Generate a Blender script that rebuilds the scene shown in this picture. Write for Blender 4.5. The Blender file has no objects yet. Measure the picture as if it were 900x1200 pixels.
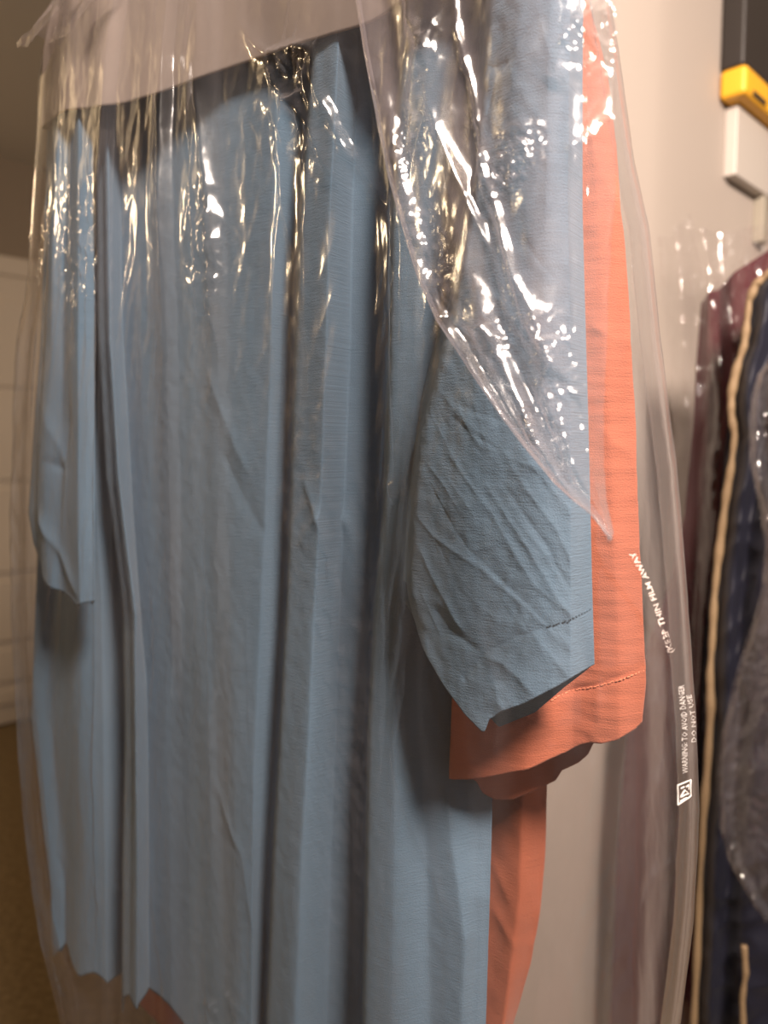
import bpy, math, random
import numpy as np
from mathutils import Vector, Matrix
scene = bpy.context.scene
# ------------------------------------------------------------ camera, world, lights, exposure
PITCH = math.radians(4.45)
CAM = np.array([0.0, 0.0, 1.2])
cd = bpy.data.cameras.new('camera'); cam = bpy.data.objects.new('camera', cd)
scene.collection.objects.link(cam); scene.camera = cam
cam.location = CAM; cam.rotation_euler = (math.radians(90) - PITCH, 0, 0)
cd.sensor_fit = 'VERTICAL'; cd.sensor_height = 36; cd.lens = 27; cd.clip_start = .02
cd.dof.use_dof = True; cd.dof.focus_distance = 0.37; cd.dof.aperture_fstop = 6.6
w = bpy.data.worlds.new('world'); scene.world = w; w.use_nodes = True
w.node_tree.nodes['Background'].inputs[0].default_value = (.96, .85, .80, 1)
w.node_tree.nodes['Background'].inputs[1].default_value = 0.32
def lamp(name, kind, loc, energy, col, size, target=None, spread=None):
    l = bpy.data.lights.new(name, kind); l.energy = energy; l.color = col
    if kind == 'AREA':
        l.shape = 'DISK'; l.size = size
        if spread: l.spread = math.radians(spread)
    else: l.shadow_soft_size = size
    o = bpy.data.objects.new(name, l); scene.collection.objects.link(o); o.location = loc
    if target is not None:
        o.rotation_euler = (Vector(target) - Vector(loc)).to_track_quat('-Z', 'Y').to_euler()
    return o
lamp('closet_lamp', 'AREA', (0.40, -0.52, 2.14), 61, (1.0, .83, .71), .34, (0.70, 0.45, 1.72), 130)
lamp('hall_ceiling_light', 'POINT', (-1.9, -2.3, 2.25), 34, (1.0, .80, .48), .06)
lamp('room_light', 'POINT', (-2.6, 1.2, 2.1), 36, (1.0, .74, .45), .12)
scene.view_settings.view_transform = 'Standard'; scene.view_settings.look = 'None'
scene.view_settings.gamma = 1; scene.view_settings.exposure = 0.0
scene.view_settings.use_curve_mapping = False
scene.cycles.transparent_max_bounces = 24

# ------------------------------------------------------------ geometry helpers
FWD = np.array([0, math.cos(PITCH), -math.sin(PITCH)]); UP = np.array([0, math.sin(PITCH), math.cos(PITCH)])
R0 = np.array([.096, .35, 0.0]); A = np.array([-.8, .6, 0.0]); N = np.array([-.6, -.8, 0.0])
def pt(s, o, z):
    s, o, z = np.broadcast_arrays(s, o, z)
    return np.stack([R0[0] + A[0]*s + N[0]*o, R0[1] + A[1]*s + N[1]*o, z], -1)
def ray(px, py):
    return np.array([(px-450)/900, 0, 0]) + FWD - UP*(py-600)/900
def sz(px, py, o):                         # where the ray meets the hanging plane shifted by o
    d = ray(px, py); t = (o - (CAM - R0)@N)/(d@N); P = CAM + d*t
    return (P - R0)@A, P[2]

def _h(ix, iy, seed):
    v = np.sin(ix*127.1 + iy*311.7 + seed*74.7)*43758.5453
    return v - np.floor(v)
def noise(x, y, seed=0):                   # gradient noise, about -1..1
    ix, iy = np.floor(x), np.floor(y); fx, fy = x-ix, y-iy
    u, v = fx*fx*fx*(fx*(fx*6-15)+10), fy*fy*fy*(fy*(fy*6-15)+10)
    def g(a, b):
        t = _h(ix+a, iy+b, seed)*2*np.pi
        return np.cos(t)*(fx-a) + np.sin(t)*(fy-b)
    return 1.5*((g(0,0)*(1-u)+g(1,0)*u)*(1-v) + (g(0,1)*(1-u)+g(1,1)*u)*v)
def ridged(x, y, seed=0): return 1 - 2*np.abs(noise(x, y, seed))

SC = .25
def shoulder(s, top=1.655, slope=.33): return top - slope*np.sqrt((s-SC)**2 + .0009)

class Loft:
    """columns: each a list of (px, py, offset); interpolated across columns, rows run in z."""
    def __init__(self, cols, top, bottom, closed=False, nb=None, bottom_back=None, zb=None, smooth=.85):
        self.cols = []
        for c in cols:
            a = []
            for (x, y, o) in c:
                s, z = sz(x, y, o); a.append((z, s, o))
            a.sort(); self.cols.append(np.array(a))
        if closed: self.cols.append(self.cols[0])
        self.closed = closed; self.top = top; self.nb = nb; self.smooth = smooth; self.zb = zb
        def poly(b):
            if b is None: return None
            q = sorted([sz(x, y, o) for (x, y, o) in b]); return np.array(q)
        self.bf = poly(bottom); self.bb = poly(bottom_back)
    def at(self, k, z):
        K = len(self.cols)
        S = np.stack([np.interp(z, c[:,0], c[:,1]) for c in self.cols])
        O = np.stack([np.interp(z, c[:,0], c[:,2]) for c in self.cols])
        k = np.clip(k, 0, K-1-1e-6); i = np.floor(k).astype(int); t = k - i
        ts = t*t*(3-2*t); t2 = t*(1-self.smooth) + ts*self.smooth
        i = np.broadcast_to(i, z.shape); t = np.broadcast_to(t, z.shape); t2 = np.broadcast_to(t2, z.shape)
        g = lambda M, j: np.take_along_axis(M, j[None], 0)[0]
        s = g(S, i)*(1-t) + g(S, i+1)*t
        o = g(O, i)*(1-t2) + g(O, i+1)*t2
        return s, o
    def grid(self, du=.0016, nv=400, disp=None, mincol=3, blur=0):
        K = len(self.cols)
        ks = []
        for i in range(K-1):
            a, b = self.cols[i], self.cols[i+1]
            d = max(abs(np.interp(z, a[:,0], a[:,1]) - np.interp(z, b[:,0], b[:,1])) +
                    abs(np.interp(z, a[:,0], a[:,2]) - np.interp(z, b[:,0], b[:,2])) for z in np.linspace(.8, 1.6, 6))
            n = max(mincol, int(d/du)); ks += list(i + np.arange(n)/n)
        if not self.closed: ks.append(K-1.0)
        ks = np.array(ks)
        zb = np.full(ks.shape, 1.0)
        for it in range(10):
            s, o = self.at(ks, zb)
            if self.zb is not None: nz = self.zb(s)
            else: nz = np.interp(s, self.bf[:,0], self.bf[:,1])
            if self.bb is not None:
                nz = np.where(ks > self.nb, np.interp(s, self.bb[:,0], self.bb[:,1]), nz)
            zb = zb*.4 + nz*.6
        zt = np.full(ks.shape, 1.55)
        for it in range(6):
            s, o = self.at(ks, zt); zt = self.top(s)
        v = np.linspace(0, 1, nv)[:, None]
        Z = zt[None]*(1-v) + zb[None]*v
        S, O = self.at(np.broadcast_to(ks, Z.shape), Z)
        if blur:
            m = int(blur*3); w = np.exp(-.5*(np.arange(-m, m+1)/blur)**2); w /= w.sum()
            if self.closed: O = sum(wi*np.roll(O, j, 1) for wi, j in zip(w, range(-m, m+1)))
        if disp is not None: O = O + disp(S, Z, O, ks[None], v)
        return S, O, Z, ks

def mesh_from_grid(S, O, Z, closed, thick=None):
    P = pt(S, O, Z); nv, nu = S.shape
    idx = np.arange(nv*nu).reshape(nv, nu)
    if closed: idx = np.concatenate([idx, idx[:, :1]], 1)
    q = np.stack([idx[:-1,:-1], idx[1:,:-1], idx[1:,1:], idx[:-1,1:]], -1).reshape(-1, 4)
    uv = np.stack([S + (O*.0), Z], -1).reshape(-1, 2)
    me = bpy.data.meshes.new('m')
    me.vertices.add(nv*nu); me.vertices.foreach_set('co', P.reshape(-1))
    me.loops.add(q.size); me.loops.foreach_set('vertex_index', q.reshape(-1))
    me.polygons.add(len(q)); me.polygons.foreach_set('loop_start', np.arange(len(q))*4)
    me.polygons.foreach_set('loop_total', np.full(len(q), 4))
    me.polygons.foreach_set('use_smooth', np.ones(len(q), bool))
    me.update(calc_edges=True)
    l = me.uv_layers.new(name='UVMap'); l.data.foreach_set('uv', uv[q.reshape(-1)].reshape(-1))
    return me
def link(name, me, mat, parent=None):
    me.name = name
    o = bpy.data.objects.new(name, me); scene.collection.objects.link(o)
    if mat is not None: me.materials.append(mat)
    if parent is not None: o.parent = parent; o.matrix_parent_inverse = parent.matrix_world.inverted()
    return o
def empty(name, loc, label, cat, group=None):
    o = bpy.data.objects.new(name, None); scene.collection.objects.link(o); o.location = loc
    o.empty_display_size = .02; bpy.context.view_layer.update(); tag(o, label, cat, group); return o
def tag(o, label, cat, group=None):
    o['label'] = label; o['category'] = cat
    if group: o['group'] = group
    return o
def solid(o, t, off=-1):
    m = o.modifiers.new('thickness', 'SOLIDIFY'); m.thickness = t; m.offset = off; return o
def box_mesh(verts8=None):
    f = [(0,1,2,3),(4,7,6,5),(0,4,5,1),(1,5,6,2),(2,6,7,3),(3,7,4,0)]
    me = bpy.data.meshes.new('m'); me.from_pydata([tuple(v) for v in verts8], [], f); me.update(); return me
def fbox(fr, t0, t1, d0, d1, z0, z1):
    c = [(t0,d0,z0),(t1,d0,z0),(t1,d1,z0),(t0,d1,z0),(t0,d0,z1),(t1,d0,z1),(t1,d1,z1),(t0,d1,z1)]
    return box_mesh([fr(*p) for p in c])
def bev(o, wd=.002, n=3):
    m = o.modifiers.new('bevel', 'BEVEL'); m.width = wd; m.segments = n; m.limit_method = 'ANGLE'
    for p in o.data.polygons: p.use_smooth = True
    o.modifiers.new('wn', 'WEIGHTED_NORMAL'); return o
def tube(points, rad, seg=10, caps=True):
    P = [np.array(p, float) for p in points]; n = len(P)
    rad = [rad]*n if np.isscalar(rad) else rad
    V, F = [], []
    ref = np.array([0.31, .2, .93])
    for i in range(n):
        t = P[min(i+1, n-1)] - P[max(i-1, 0)]; t = t/np.linalg.norm(t)
        a = np.cross(t, ref)
        if np.linalg.norm(a) < .05: a = np.cross(t, [1, 0, 0])
        a /= np.linalg.norm(a); b = np.cross(t, a)
        for j in range(seg):
            th = 2*math.pi*j/seg; V.append(tuple(P[i] + rad[i]*(math.cos(th)*a + math.sin(th)*b)))
    for i in range(n-1):
        for j in range(seg):
            k = (j+1) % seg; F.append((i*seg+j, i*seg+k, (i+1)*seg+k, (i+1)*seg+j))
    if caps: F.append(tuple(range(seg))[::-1]); F.append(tuple(range((n-1)*seg, n*seg)))
    me = bpy.data.meshes.new('m'); me.from_pydata(V, [], F); me.update()
    for p in me.polygons: p.use_smooth = True
    return me

def creases(lst, o, rd=.25):
    """lst of (polyline px, height, width); tent-shaped fold lines"""
    L = []
    for pl, h, wd in lst:
        q = [sz(x, y, o) for x, y in pl]; L.append((q, h, wd))
    def f(S, Z):
        out = np.zeros_like(S)
        for q, h, wd in L:
            xs = [a[0] for a in q]; zs = [a[1] for a in q]; m = wd*7
            box = (S > min(xs)-m) & (S < max(xs)+m) & (Z > min(zs)-m) & (Z < max(zs)+m)
            if not box.any(): continue
            s, z = S[box], Z[box]; best = np.full(s.shape, 1e9); par = np.zeros(s.shape)
            nseg = len(q)-1
            for i in range(nseg):
                (x0, z0), (x1, z1) = q[i], q[i+1]; dx, dz = x1-x0, z1-z0
                t = np.clip(((s-x0)*dx + (z-z0)*dz)/(dx*dx+dz*dz+1e-12), 0, 1)
                d = np.hypot(s-x0-t*dx, z-z0-t*dz)
                m2 = d < best; best = np.where(m2, d, best); par = np.where(m2, (i+t)/nseg, par)
            fade = np.clip(np.minimum(par, 1-par)*6, 0, 1)*.85 + .15
            out[box] += h*fade*np.exp(-(np.sqrt(best**2 + (wd*rd)**2) - wd*rd)/wd)
        return out
    return f
def patch(px, py, rx, ry, ang, o):
    s0, z0 = sz(px, py, o)
    s1, _ = sz(px-rx, py, o); _, z1 = sz(px, py-ry, o)
    a, b = abs(s1-s0), abs(z1-z0); c, sn = math.cos(math.radians(ang)), math.sin(math.radians(ang))
    def f(S, Z):
        x, y = -(S-s0), Z-z0
        u, v = (x*c + y*sn)/a, (-x*sn + y*c)/b
        return np.exp(-(u*u + v*v)**1.5)
    return f

# ------------------------------------------------------------ materials
def nt(name):
    m = bpy.data.materials.new(name); m.use_nodes = True; t = m.node_tree
    return m, t, t.nodes['Principled BSDF'], t.nodes['Material Output']
def node(t, ty, **kw):
    n = t.nodes.new(ty)
    for k, v in kw.items():
        if isinstance(k, str) and k.startswith('_'): setattr(n, k[1:], v)
        else: n.inputs[k.replace('__', ' ')].default_value = v
    return n
def plain(name, col, rough=.6, bump=0, scale=60, metal=0, spec=.5, var=0):
    m, t, b, o = nt(name)
    b.inputs['Base Color'].default_value = (*col, 1); b.inputs['Roughness'].default_value = rough
    b.inputs['Metallic'].default_value = metal; b.inputs['Specular IOR Level'].default_value = spec
    tc = node(t, 'ShaderNodeTexCoord')
    n = node(t, 'ShaderNodeTexNoise', Scale=scale, Detail=5.0); t.links.new(tc.outputs['Object'], n.inputs['Vector'])
    if bump:
        bp = node(t, 'ShaderNodeBump', Strength=bump, Distance=.002); t.links.new(n.outputs[0], bp.inputs['Height'])
        t.links.new(bp.outputs[0], b.inputs['Normal'])
    if var:
        mx = node(t, 'ShaderNodeMix', _data_type='RGBA'); mx.inputs[6].default_value = (*[c*(1-var) for c in col], 1)
        mx.inputs[7].default_value = (*[min(1, c*(1+var)) for c in col], 1)
        t.links.new(n.outputs[0], mx.inputs[0]); t.links.new(mx.outputs[2], b.inputs['Base Color'])
    return m
def fabric(name, col, slub=.5, rough=.9, var=.1, sheen=.15, trans=.0):
    m, t, b, o = nt(name)
    b.inputs['Roughness'].default_value = rough; b.inputs['Specular IOR Level'].default_value = .12
    b.inputs['Sheen Weight'].default_value = sheen; b.inputs['Sheen Roughness'].default_value = .5
    uv = node(t, 'ShaderNodeUVMap', _uv_map='UVMap')
    def tex(sx, sy, sc, det=3.0):
        mp = node(t, 'ShaderNodeMapping'); mp.inputs['Scale'].default_value = (sx, sy, 1)
        t.links.new(uv.outputs[0], mp.inputs[0])
        n = node(t, 'ShaderNodeTexNoise', Scale=sc, Detail=det); t.links.new(mp.outputs[0], n.inputs['Vector']); return n
    slb = tex(1, 9, 110, 4.0); weave = tex(1, 1, 1500, 1.0); big = tex(1, 1, 40, 5.0)
    m1 = node(t, 'ShaderNodeMath', _operation='MULTIPLY_ADD'); m1.inputs[1].default_value = .8
    t.links.new(slb.outputs[0], m1.inputs[0]); t.links.new(weave.outputs[0], m1.inputs[2])
    m2 = node(t, 'ShaderNodeMath', _operation='MULTIPLY_ADD'); m2.inputs[1].default_value = 1.6
    t.links.new(big.outputs[0], m2.inputs[0]); t.links.new(m1.outputs[0], m2.inputs[2])
    bp = node(t, 'ShaderNodeBump', Strength=slub, Distance=.0006); t.links.new(m2.outputs[0], bp.inputs['Height'])
    t.links.new(bp.outputs[0], b.inputs['Normal'])
    mx = node(t, 'ShaderNodeMix', _data_type='RGBA')
    mx.inputs[6].default_value = (*[c*(1-var) for c in col], 1); mx.inputs[7].default_value = (*[min(1, c*(1+var)) for c in col], 1)
    t.links.new(slb.outputs[0], mx.inputs[0]); t.links.new(mx.outputs[2], b.inputs['Base Color'])
    if trans:
        tr = node(t, 'ShaderNodeBsdfTranslucent'); t.links.new(mx.outputs[2], tr.inputs[0]); t.links.new(bp.outputs[0], tr.inputs['Normal'])
        ms = node(t, 'ShaderNodeMixShader'); ms.inputs[0].default_value = trans
        t.links.new(b.outputs[0], ms.inputs[1]); t.links.new(tr.outputs[0], ms.inputs[2]); t.links.new(ms.outputs[0], o.inputs[0])
    return m
def film(name, haze=.05, hazecol=(.78,.70,.68), refl=1.6, rough=.07, bump=.25):
    m = bpy.data.materials.new(name); m.use_nodes = True; t = m.node_tree; t.nodes.clear()
    out = node(t, 'ShaderNodeOutputMaterial')
    uv = node(t, 'ShaderNodeUVMap', _uv_map='UVMap')
    mp = node(t, 'ShaderNodeMapping'); mp.inputs['Scale'].default_value = (1, .35, 1); t.links.new(uv.outputs[0], mp.inputs[0])
    nz = node(t, 'ShaderNodeTexNoise', Scale=170.0, Detail=3.0); t.links.new(mp.outputs[0], nz.inputs['Vector'])
    bp = node(t, 'ShaderNodeBump', Strength=bump, Distance=.0006); t.links.new(nz.outputs[0], bp.inputs['Height'])
    lw = node(t, 'ShaderNodeLayerWeight', Blend=.5); t.links.new(bp.outputs[0], lw.inputs['Normal'])
    pw = node(t, 'ShaderNodeMath', _operation='POWER'); pw.inputs[1].default_value = 5; t.links.new(lw.outputs['Facing'], pw.inputs[0])
    ma = node(t, 'ShaderNodeMath', _operation='MULTIPLY_ADD', _use_clamp=True); ma.inputs[1].default_value = .75; ma.inputs[2].default_value = .045*refl
    t.links.new(pw.outputs[0], ma.inputs[0])
    tr = node(t, 'ShaderNodeBsdfTransparent'); tr.inputs[0].default_value = (.97, .97, .97, 1)
    gl = node(t, 'ShaderNodeBsdfAnisotropic') if hasattr(bpy.types, 'ShaderNodeBsdfAnisotropic') else node(t, 'ShaderNodeBsdfGlossy')
    gl.inputs['Color'].default_value = (1, 1, 1, 1); gl.inputs['Roughness'].default_value = rough
    t.links.new(bp.outputs[0], gl.inputs['Normal'])
    m1 = node(t, 'ShaderNodeMixShader'); t.links.new(ma.outputs[0], m1.inputs[0]); t.links.new(tr.outputs[0], m1.inputs[1]); t.links.new(gl.outputs[0], m1.inputs[2])
    df = node(t, 'ShaderNodeBsdfDiffuse'); df.inputs[0].default_value = (*hazecol, 1)
    tl = node(t, 'ShaderNodeBsdfTranslucent'); tl.inputs[0].default_value = (*hazecol, 1)
    ad = node(t, 'ShaderNodeMixShader'); ad.inputs[0].default_value = .5; t.links.new(df.outputs[0], ad.inputs[1]); t.links.new(tl.outputs[0], ad.inputs[2])
    # wear: milky stretch marks run down the film
    mp2 = node(t, 'ShaderNodeMapping'); mp2.inputs['Scale'].default_value = (1, .12, 1); t.links.new(uv.outputs[0], mp2.inputs[0])
    n2 = node(t, 'ShaderNodeTexNoise', Scale=45.0, Detail=5.0); t.links.new(mp2.outputs[0], n2.inputs['Vector'])
    mr = node(t, 'ShaderNodeMapRange'); mr.inputs[1].default_value = .35; mr.inputs[2].default_value = .75
    mr.inputs[3].default_value = haze*.55; mr.inputs[4].default_value = haze*2.0; t.links.new(n2.outputs[0], mr.inputs[0])
    # seen edge-on there is more film in the way
    p2 = node(t, 'ShaderNodeMath', _operation='POWER'); p2.inputs[1].default_value = 3; t.links.new(lw.outputs['Facing'], p2.inputs[0])
    m3 = node(t, 'ShaderNodeMath', _operation='MULTIPLY_ADD', _use_clamp=True); m3.inputs[1].default_value = .13
    t.links.new(p2.outputs[0], m3.inputs[0]); t.links.new(mr.outputs[0], m3.inputs[2])
    m2 = node(t, 'ShaderNodeMixShader'); t.links.new(m3.outputs[0], m2.inputs[0]); t.links.new(m1.outputs[0], m2.inputs[1]); t.links.new(ad.outputs[0], m2.inputs[2])
    t.links.new(m2.outputs[0], out.inputs[0]); return m

M_wall = plain('painted wall', (.36, .312, .275), .75, .15, 90)
M_room = plain('taupe wall', (.27, .21, .15), .8, .1, 60)
M_trim = plain('white trim paint', (.46, .42, .38), .35)
M_door = plain('cream door paint', (.64, .55, .44), .5)
M_ceil = plain('ceiling paint', (.7, .66, .6), .9)
M_carpet = plain('brown carpet', (.20, .145, .08), 1, 1.0, 70, var=.7, spec=.05)
M_blue = fabric('blue crinkle cotton', (.128, .200, .278), .55)
M_peach = fabric('peach crinkle cotton', (.42, .130, .075), .55, trans=.0)
M_paper = fabric('white paper', (.38, .315, .28), .12, .8, .02, 0, trans=.25)
M_film = film('clear film', haze=.05, hazecol=(.60,.56,.58), rough=.14)
M_fold = film('clear film folded double', haze=.09, hazecol=(.80,.70,.74), rough=.16, refl=2.2, bump=.5)
M_film3 = film('clear film far', haze=.07, hazecol=(.60,.52,.50), rough=.15, refl=2.2)
M_film2 = film('clear film blurred', haze=.065, hazecol=(.42,.35,.34), rough=.12)
M_navy = fabric('navy quilted nylon', (.009, .0095, .018), .2, .5, .1, .05); M_navy.node_tree.nodes['Principled BSDF'].inputs['Specular IOR Level'].default_value = .25
M_black = fabric('black cloth', (.008, .008, .010), .3, .9, .1, .0)
M_burg = fabric('burgundy cloth', (.055, .008, .013), .3, .9, .1, .05)
M_tan = plain('tan piping', (.20, .135, .072), .7, .4, 300, var=.2)
M_ink = plain('white ink', (.92, .88, .85), .6)
M_ink2 = plain('worn white ink', (.66, .57, .53), .6)
M_metal = plain('steel wire', (.6, .6, .6), .35, metal=1)
M_blk = plain('black plastic', (.018, .014, .012), .5)
M_yel = plain('yellow plastic', (.72, .36, .02), .5)
M_grey = plain('grey painted steel', (.28, .25, .20), .5)
M_thread = plain('blue thread', (.06, .10, .14), .9)
M_threadp = plain('peach thread', (.72, .25, .14), .9)

# ------------------------------------------------------------ the setting
Wd = np.array([.7071, .7071, 0]); Wn = np.array([.7071, -.7071, 0]); W0 = np.array([.652, 1.45, 0])
def wf(t, d, z): return tuple(W0 + Wd*t + Wn*d + np.array([0, 0, z]))
def wpx(px, py, d):                        # point of the closet wall (shifted d off it) behind a pixel
    r = ray(px, py); k = (d - (CAM-W0)@Wn)/(r@Wn); P = CAM + r*k
    return (P-W0)@Wd, P[2]
def struct(name, me, mat):
    o = link(name, me, mat); o['kind'] = 'structure'; return o
TC = -.982
struct('floor', box_mesh([(-5,-3,-.05),(4,-3,-.05),(4,6,-.05),(-5,6,-.05),(-5,-3,0),(4,-3,0),(4,6,0),(-5,6,0)]), M_carpet)
struct('ceiling', box_mesh([(-5,-3,2.45),(4,-3,2.45),(4,6,2.45),(-5,6,2.45),(-5,-3,2.5),(4,-3,2.5),(4,6,2.5),(-5,6,2.5)]), M_ceil)
struct('wall_back', fbox(wf, TC, 1.9, -.12, 0, 0, 2.45), M_wall)
struct('wall_right', fbox(wf, 1.9, 2.0, 0, 2.2, 0, 2.45), M_wall)
bev(struct('baseboard_back', fbox(wf, TC, 1.9, 0, .014, 0, .10), M_trim), .004)
F0 = np.array([-1.66, 3.34, 0])
def ff(t, d, z): return tuple(F0 + Wd*t + Wn*d + np.array([0, 0, z]))
struct('wall_far', fbox(ff, -2.6, 3.2, -.12, 0, 0, 2.45), M_room)
struct('wall_left', fbox(ff, -2.72, -2.6, -.12, 4.5, 0, 2.45), M_room)
dr = struct('door_1', fbox(ff, -.75, .75, .004, .034, .012, 1.95), M_door)
zz = .10
for k, hh in enumerate((.10, .18, .30, .40, .40, .40)):            # raised horizontal panels of the far door
    p = link('door_panel', fbox(ff, -.66, .66, .034, .046, zz, zz+hh-.035), M_door, dr); bev(p, .01); zz += hh
fr = link('door_frame', fbox(ff, -.83, .83, .002, .05, 1.95, 2.03), M_door, dr); bev(fr, .006)
hd = link('door_handle', tube([ff(.66, .046, .98), ff(.66, .09, .98), ff(.58, .095, .98)], .010), M_metal, dr)

# shelf cleat on the closet wall, with the steel upright below it
t0, zc0 = wpx(862, 204, .022); _, zc1 = wpx(862, 119, .022)
cl = empty('shelf_cleat', wf(t0, 0, zc0), 'white painted board fixed to the closet wall under the black and yellow case', 'shelf board')
bev(link('board', fbox(wf, t0, t0+1.1, 0, .022, zc0, zc1), M_trim, cl), .0025)
ta, _ = wpx(896, 230, .02)
bev(link('upright', fbox(wf, ta, ta+.03, 0, .02, zc0-.085, zc0), M_grey, cl), .002)
tb, zb_ = wpx(873, 112, .045); _, zy = wpx(873, 72, .045)
cs = empty('tool_case', wf(tb, 0, zc1), 'black hard case with a yellow base against the wall above the white board', 'case')
bev(link('body', fbox(wf, tb, tb+.34, .001, .042, zy, zy+.26), M_blk, cs), .006)
bev(link('base', fbox(wf, tb-.002, tb+.342, .001, .047, zc1+.001, zy), M_yel, cs), .009)
link('foot_slot', fbox(wf, tb+.03, tb+.09, .0465, .0485, zc1+.006, zc1+.014), M_blk, cs)

# ------------------------------------------------------------ clothes rods and wire hangers (above the frame)
def wire_hanger(s0, o, ztop, zrod, label, half=.20, slope=.33):
    h = empty('wire_hanger', pt(s0, o, ztop), label, 'hanger', 'wire clothes hangers')
    q = []
    for i in range(15):
        a = math.radians(-60 + i*(240/14)); r = .018
        q.append(pt(s0 + r*math.cos(a)*1.0, o, zrod - .004 + r*math.sin(a)))
    q = [pt(s0, o, ztop-.005), pt(s0, o, zrod-.045)] + q
    link('hook', tube(q, .0013, 8), M_metal, h)
    zt = ztop - .01
    link('shoulder_wire', tube([pt(s0, o, zt), pt(s0+half, o, zt-half*slope), pt(s0+half-.01, o, zt-half*slope-.012),
                                pt(s0-half+.01, o, zt-half*slope-.012), pt(s0-half, o, zt-half*slope), pt(s0, o, zt)], .0013, 8), M_metal, h)
def rod(s0, o0, o1, z, label):
    r = empty('clothes_rod', pt(s0, (o0+o1)/2, z), label, 'clothes rod')
    link('pole', tube([pt(s0, o0, z), pt(s0, o1, z)], .0135, 20), M_metal, r)
    for o in (o0-.03 if o0 > o1 else o0+.03, o1+.03 if o0 > o1 else o1-.03):
        link('hanging_bracket', tube([pt(s0, o, z), pt(s0, o, 2.45)], .006, 10), M_grey, r)
rod(SC, .30, -.36, 1.80, 'steel clothes rod carrying the bagged blue and peach shirts')
wire_hanger(SC, -.018, 1.655, 1.80, 'steel wire hanger inside the blue shirt')
wire_hanger(SC, -.085, 1.655, 1.80, 'steel wire hanger inside the peach shirt')

# ------------------------------------------------------------ blue shirt
def L(o, *p): return [(x, y, o) for x, y in p]
body_cols = [
 L(-.012, (110,-120),(86,-20),(70,60),(60,150),(48,400),(44,640),(36,840),(50,960),(60,1040),(62,1115)),
 L(-.019, (125,-120),(95,-20),(76,60),(66,150),(66,500),(64,760),(62,900),(76,1000),(70,1115)),
 L(-.010, (88,150),(90,500),(92,780),(96,1000),(96,1115)),
 L(-.018, (104,150),(106,400),(118,700),(124,1000),(124,1115)),
 L(-.034, (113,150),(116,400),(142,700),(146,850),(144,1000),(143,1190)),
 L(.002,  (118,150),(121,400),(128,560),(150,720),(152,850),(150,1000),(148,1190)),
 L(.010,  (126,150),(130,400),(140,560),(160,720),(161,1000),(160,1190)),
 L(-.010, (140,150),(144,400),(155,600),(172,800),(174,1000),(174,1190)),
 L(-.008, (170,150),(174,400),(184,600),(200,800),(203,1000),(205,1190)),
 L(-.005, (196,120),(202,400),(210,700),(226,900),(232,1190)),
 L(-.001, (222,120),(228,400),(238,700),(252,900),(260,1190)),
 L(.004, (270,100),(272,400),(274,700),(276,900),(280,1190)),
 L(.003, (325,80),(318,400),(306,700),(298,900),(294,1190)),
 L(-.011, (362,60),(346,250),(340,400),(334,600),(331,700),(322,850),(313,1000),(306,1200)),
 L(.010,  (373,60),(358,250),(352,400),(345,600),(341,700),(333,850),(324,1000),(317,1200)),
 L(.013,  (396,60),(386,250),(382,400),(374,600),(368,700),(362,850),(352,1000),(345,1200)),
 L(-.008, (420,60),(412,250),(410,400),(402,600),(398,700),(394,850),(388,1000),(384,1200)),
 L(-.016, (462,60),(452,250),(448,400),(442,600),(432,700),(426,850),(422,1000),(419,1200)),
 L(.013,  (476,60),(466,250),(463,400),(455,600),(446,700),(437,850),(434,1000),(430,1200)),
 L(.012,  (500,60),(492,250),(486,400),(478,600),(470,700),(462,850),(460,1000),(458,1200)),
 L(.005, (540,60),(520,300),(505,600)) + L(-.004, (494,740),(494,850),(500,1000),(505,1200)),
 L(.006,  (560,60),(545,300),(525,600)) + L(-.012, (508,760),(518,880)) + L(-.006, (530,1000),(545,1100),(540,1200)),
 L(.001, (575,60),(565,300),(550,600)) + L(-.022, (545,760),(552,880),(558,960)) + L(-.015, (560,1050),(560,1200)),
 L(-.008, (590,60),(588,300),(583,600)) + L(-.026, (580,780),(577,950)) + L(-.020, (575,1050),(570,1200),(562,1300)),
 L(-.040, (580,60),(570,400),(560,900),(550,1300)),
 L(-.046, (480,60),(440,600),(430,1200)),
 L(-.044, (300,60),(290,600),(285,1200)),
 L(-.040, (160,60),(160,600),(165,1200)),
 L(-.030, (90,150),(90,600),(100,1115)),
]
bs = empty('hanging_shirt', pt(SC, 0, .80), 'blue short-sleeved shirt hanging in front of the peach shirt inside clear film', 'shirt')
SHn = lambda s: shoulder(s)
def body_disp(S, Z, O, k, v):
    d = .0014*noise(S*28, Z*5, 3) + .0002*noise(S*60+Z*20, Z*16, 4) + .0002*noise(S*160, Z*120, 5)
    return d*1.0
bl = Loft(body_cols, SHn, None, closed=True)
zh0 = sz(160, 1186, .005)[1]; zhl = sz(62, 1115, -.012)[1]; s_step = sz(149, 1150, -.01)[0]
sv = sz(79, 1100, -.02)[0]
def hem(s):
    left = zhl + .004*np.sin(s*160) + np.where((s > s_step), 0, 0)
    vent = np.clip(1-np.abs(s-sv)/.010, 0, 1)*.012
    right = zh0 + .008*np.clip((s_step-s-.012)/.01, 0, 1)*np.clip((.085-(s_step-s))/.03, 0, 1)
    t = np.clip((s-s_step)/.002+.5, 0, 1)
    return right*(1-t) + (left+vent)*t
bl.zb = hem
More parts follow.
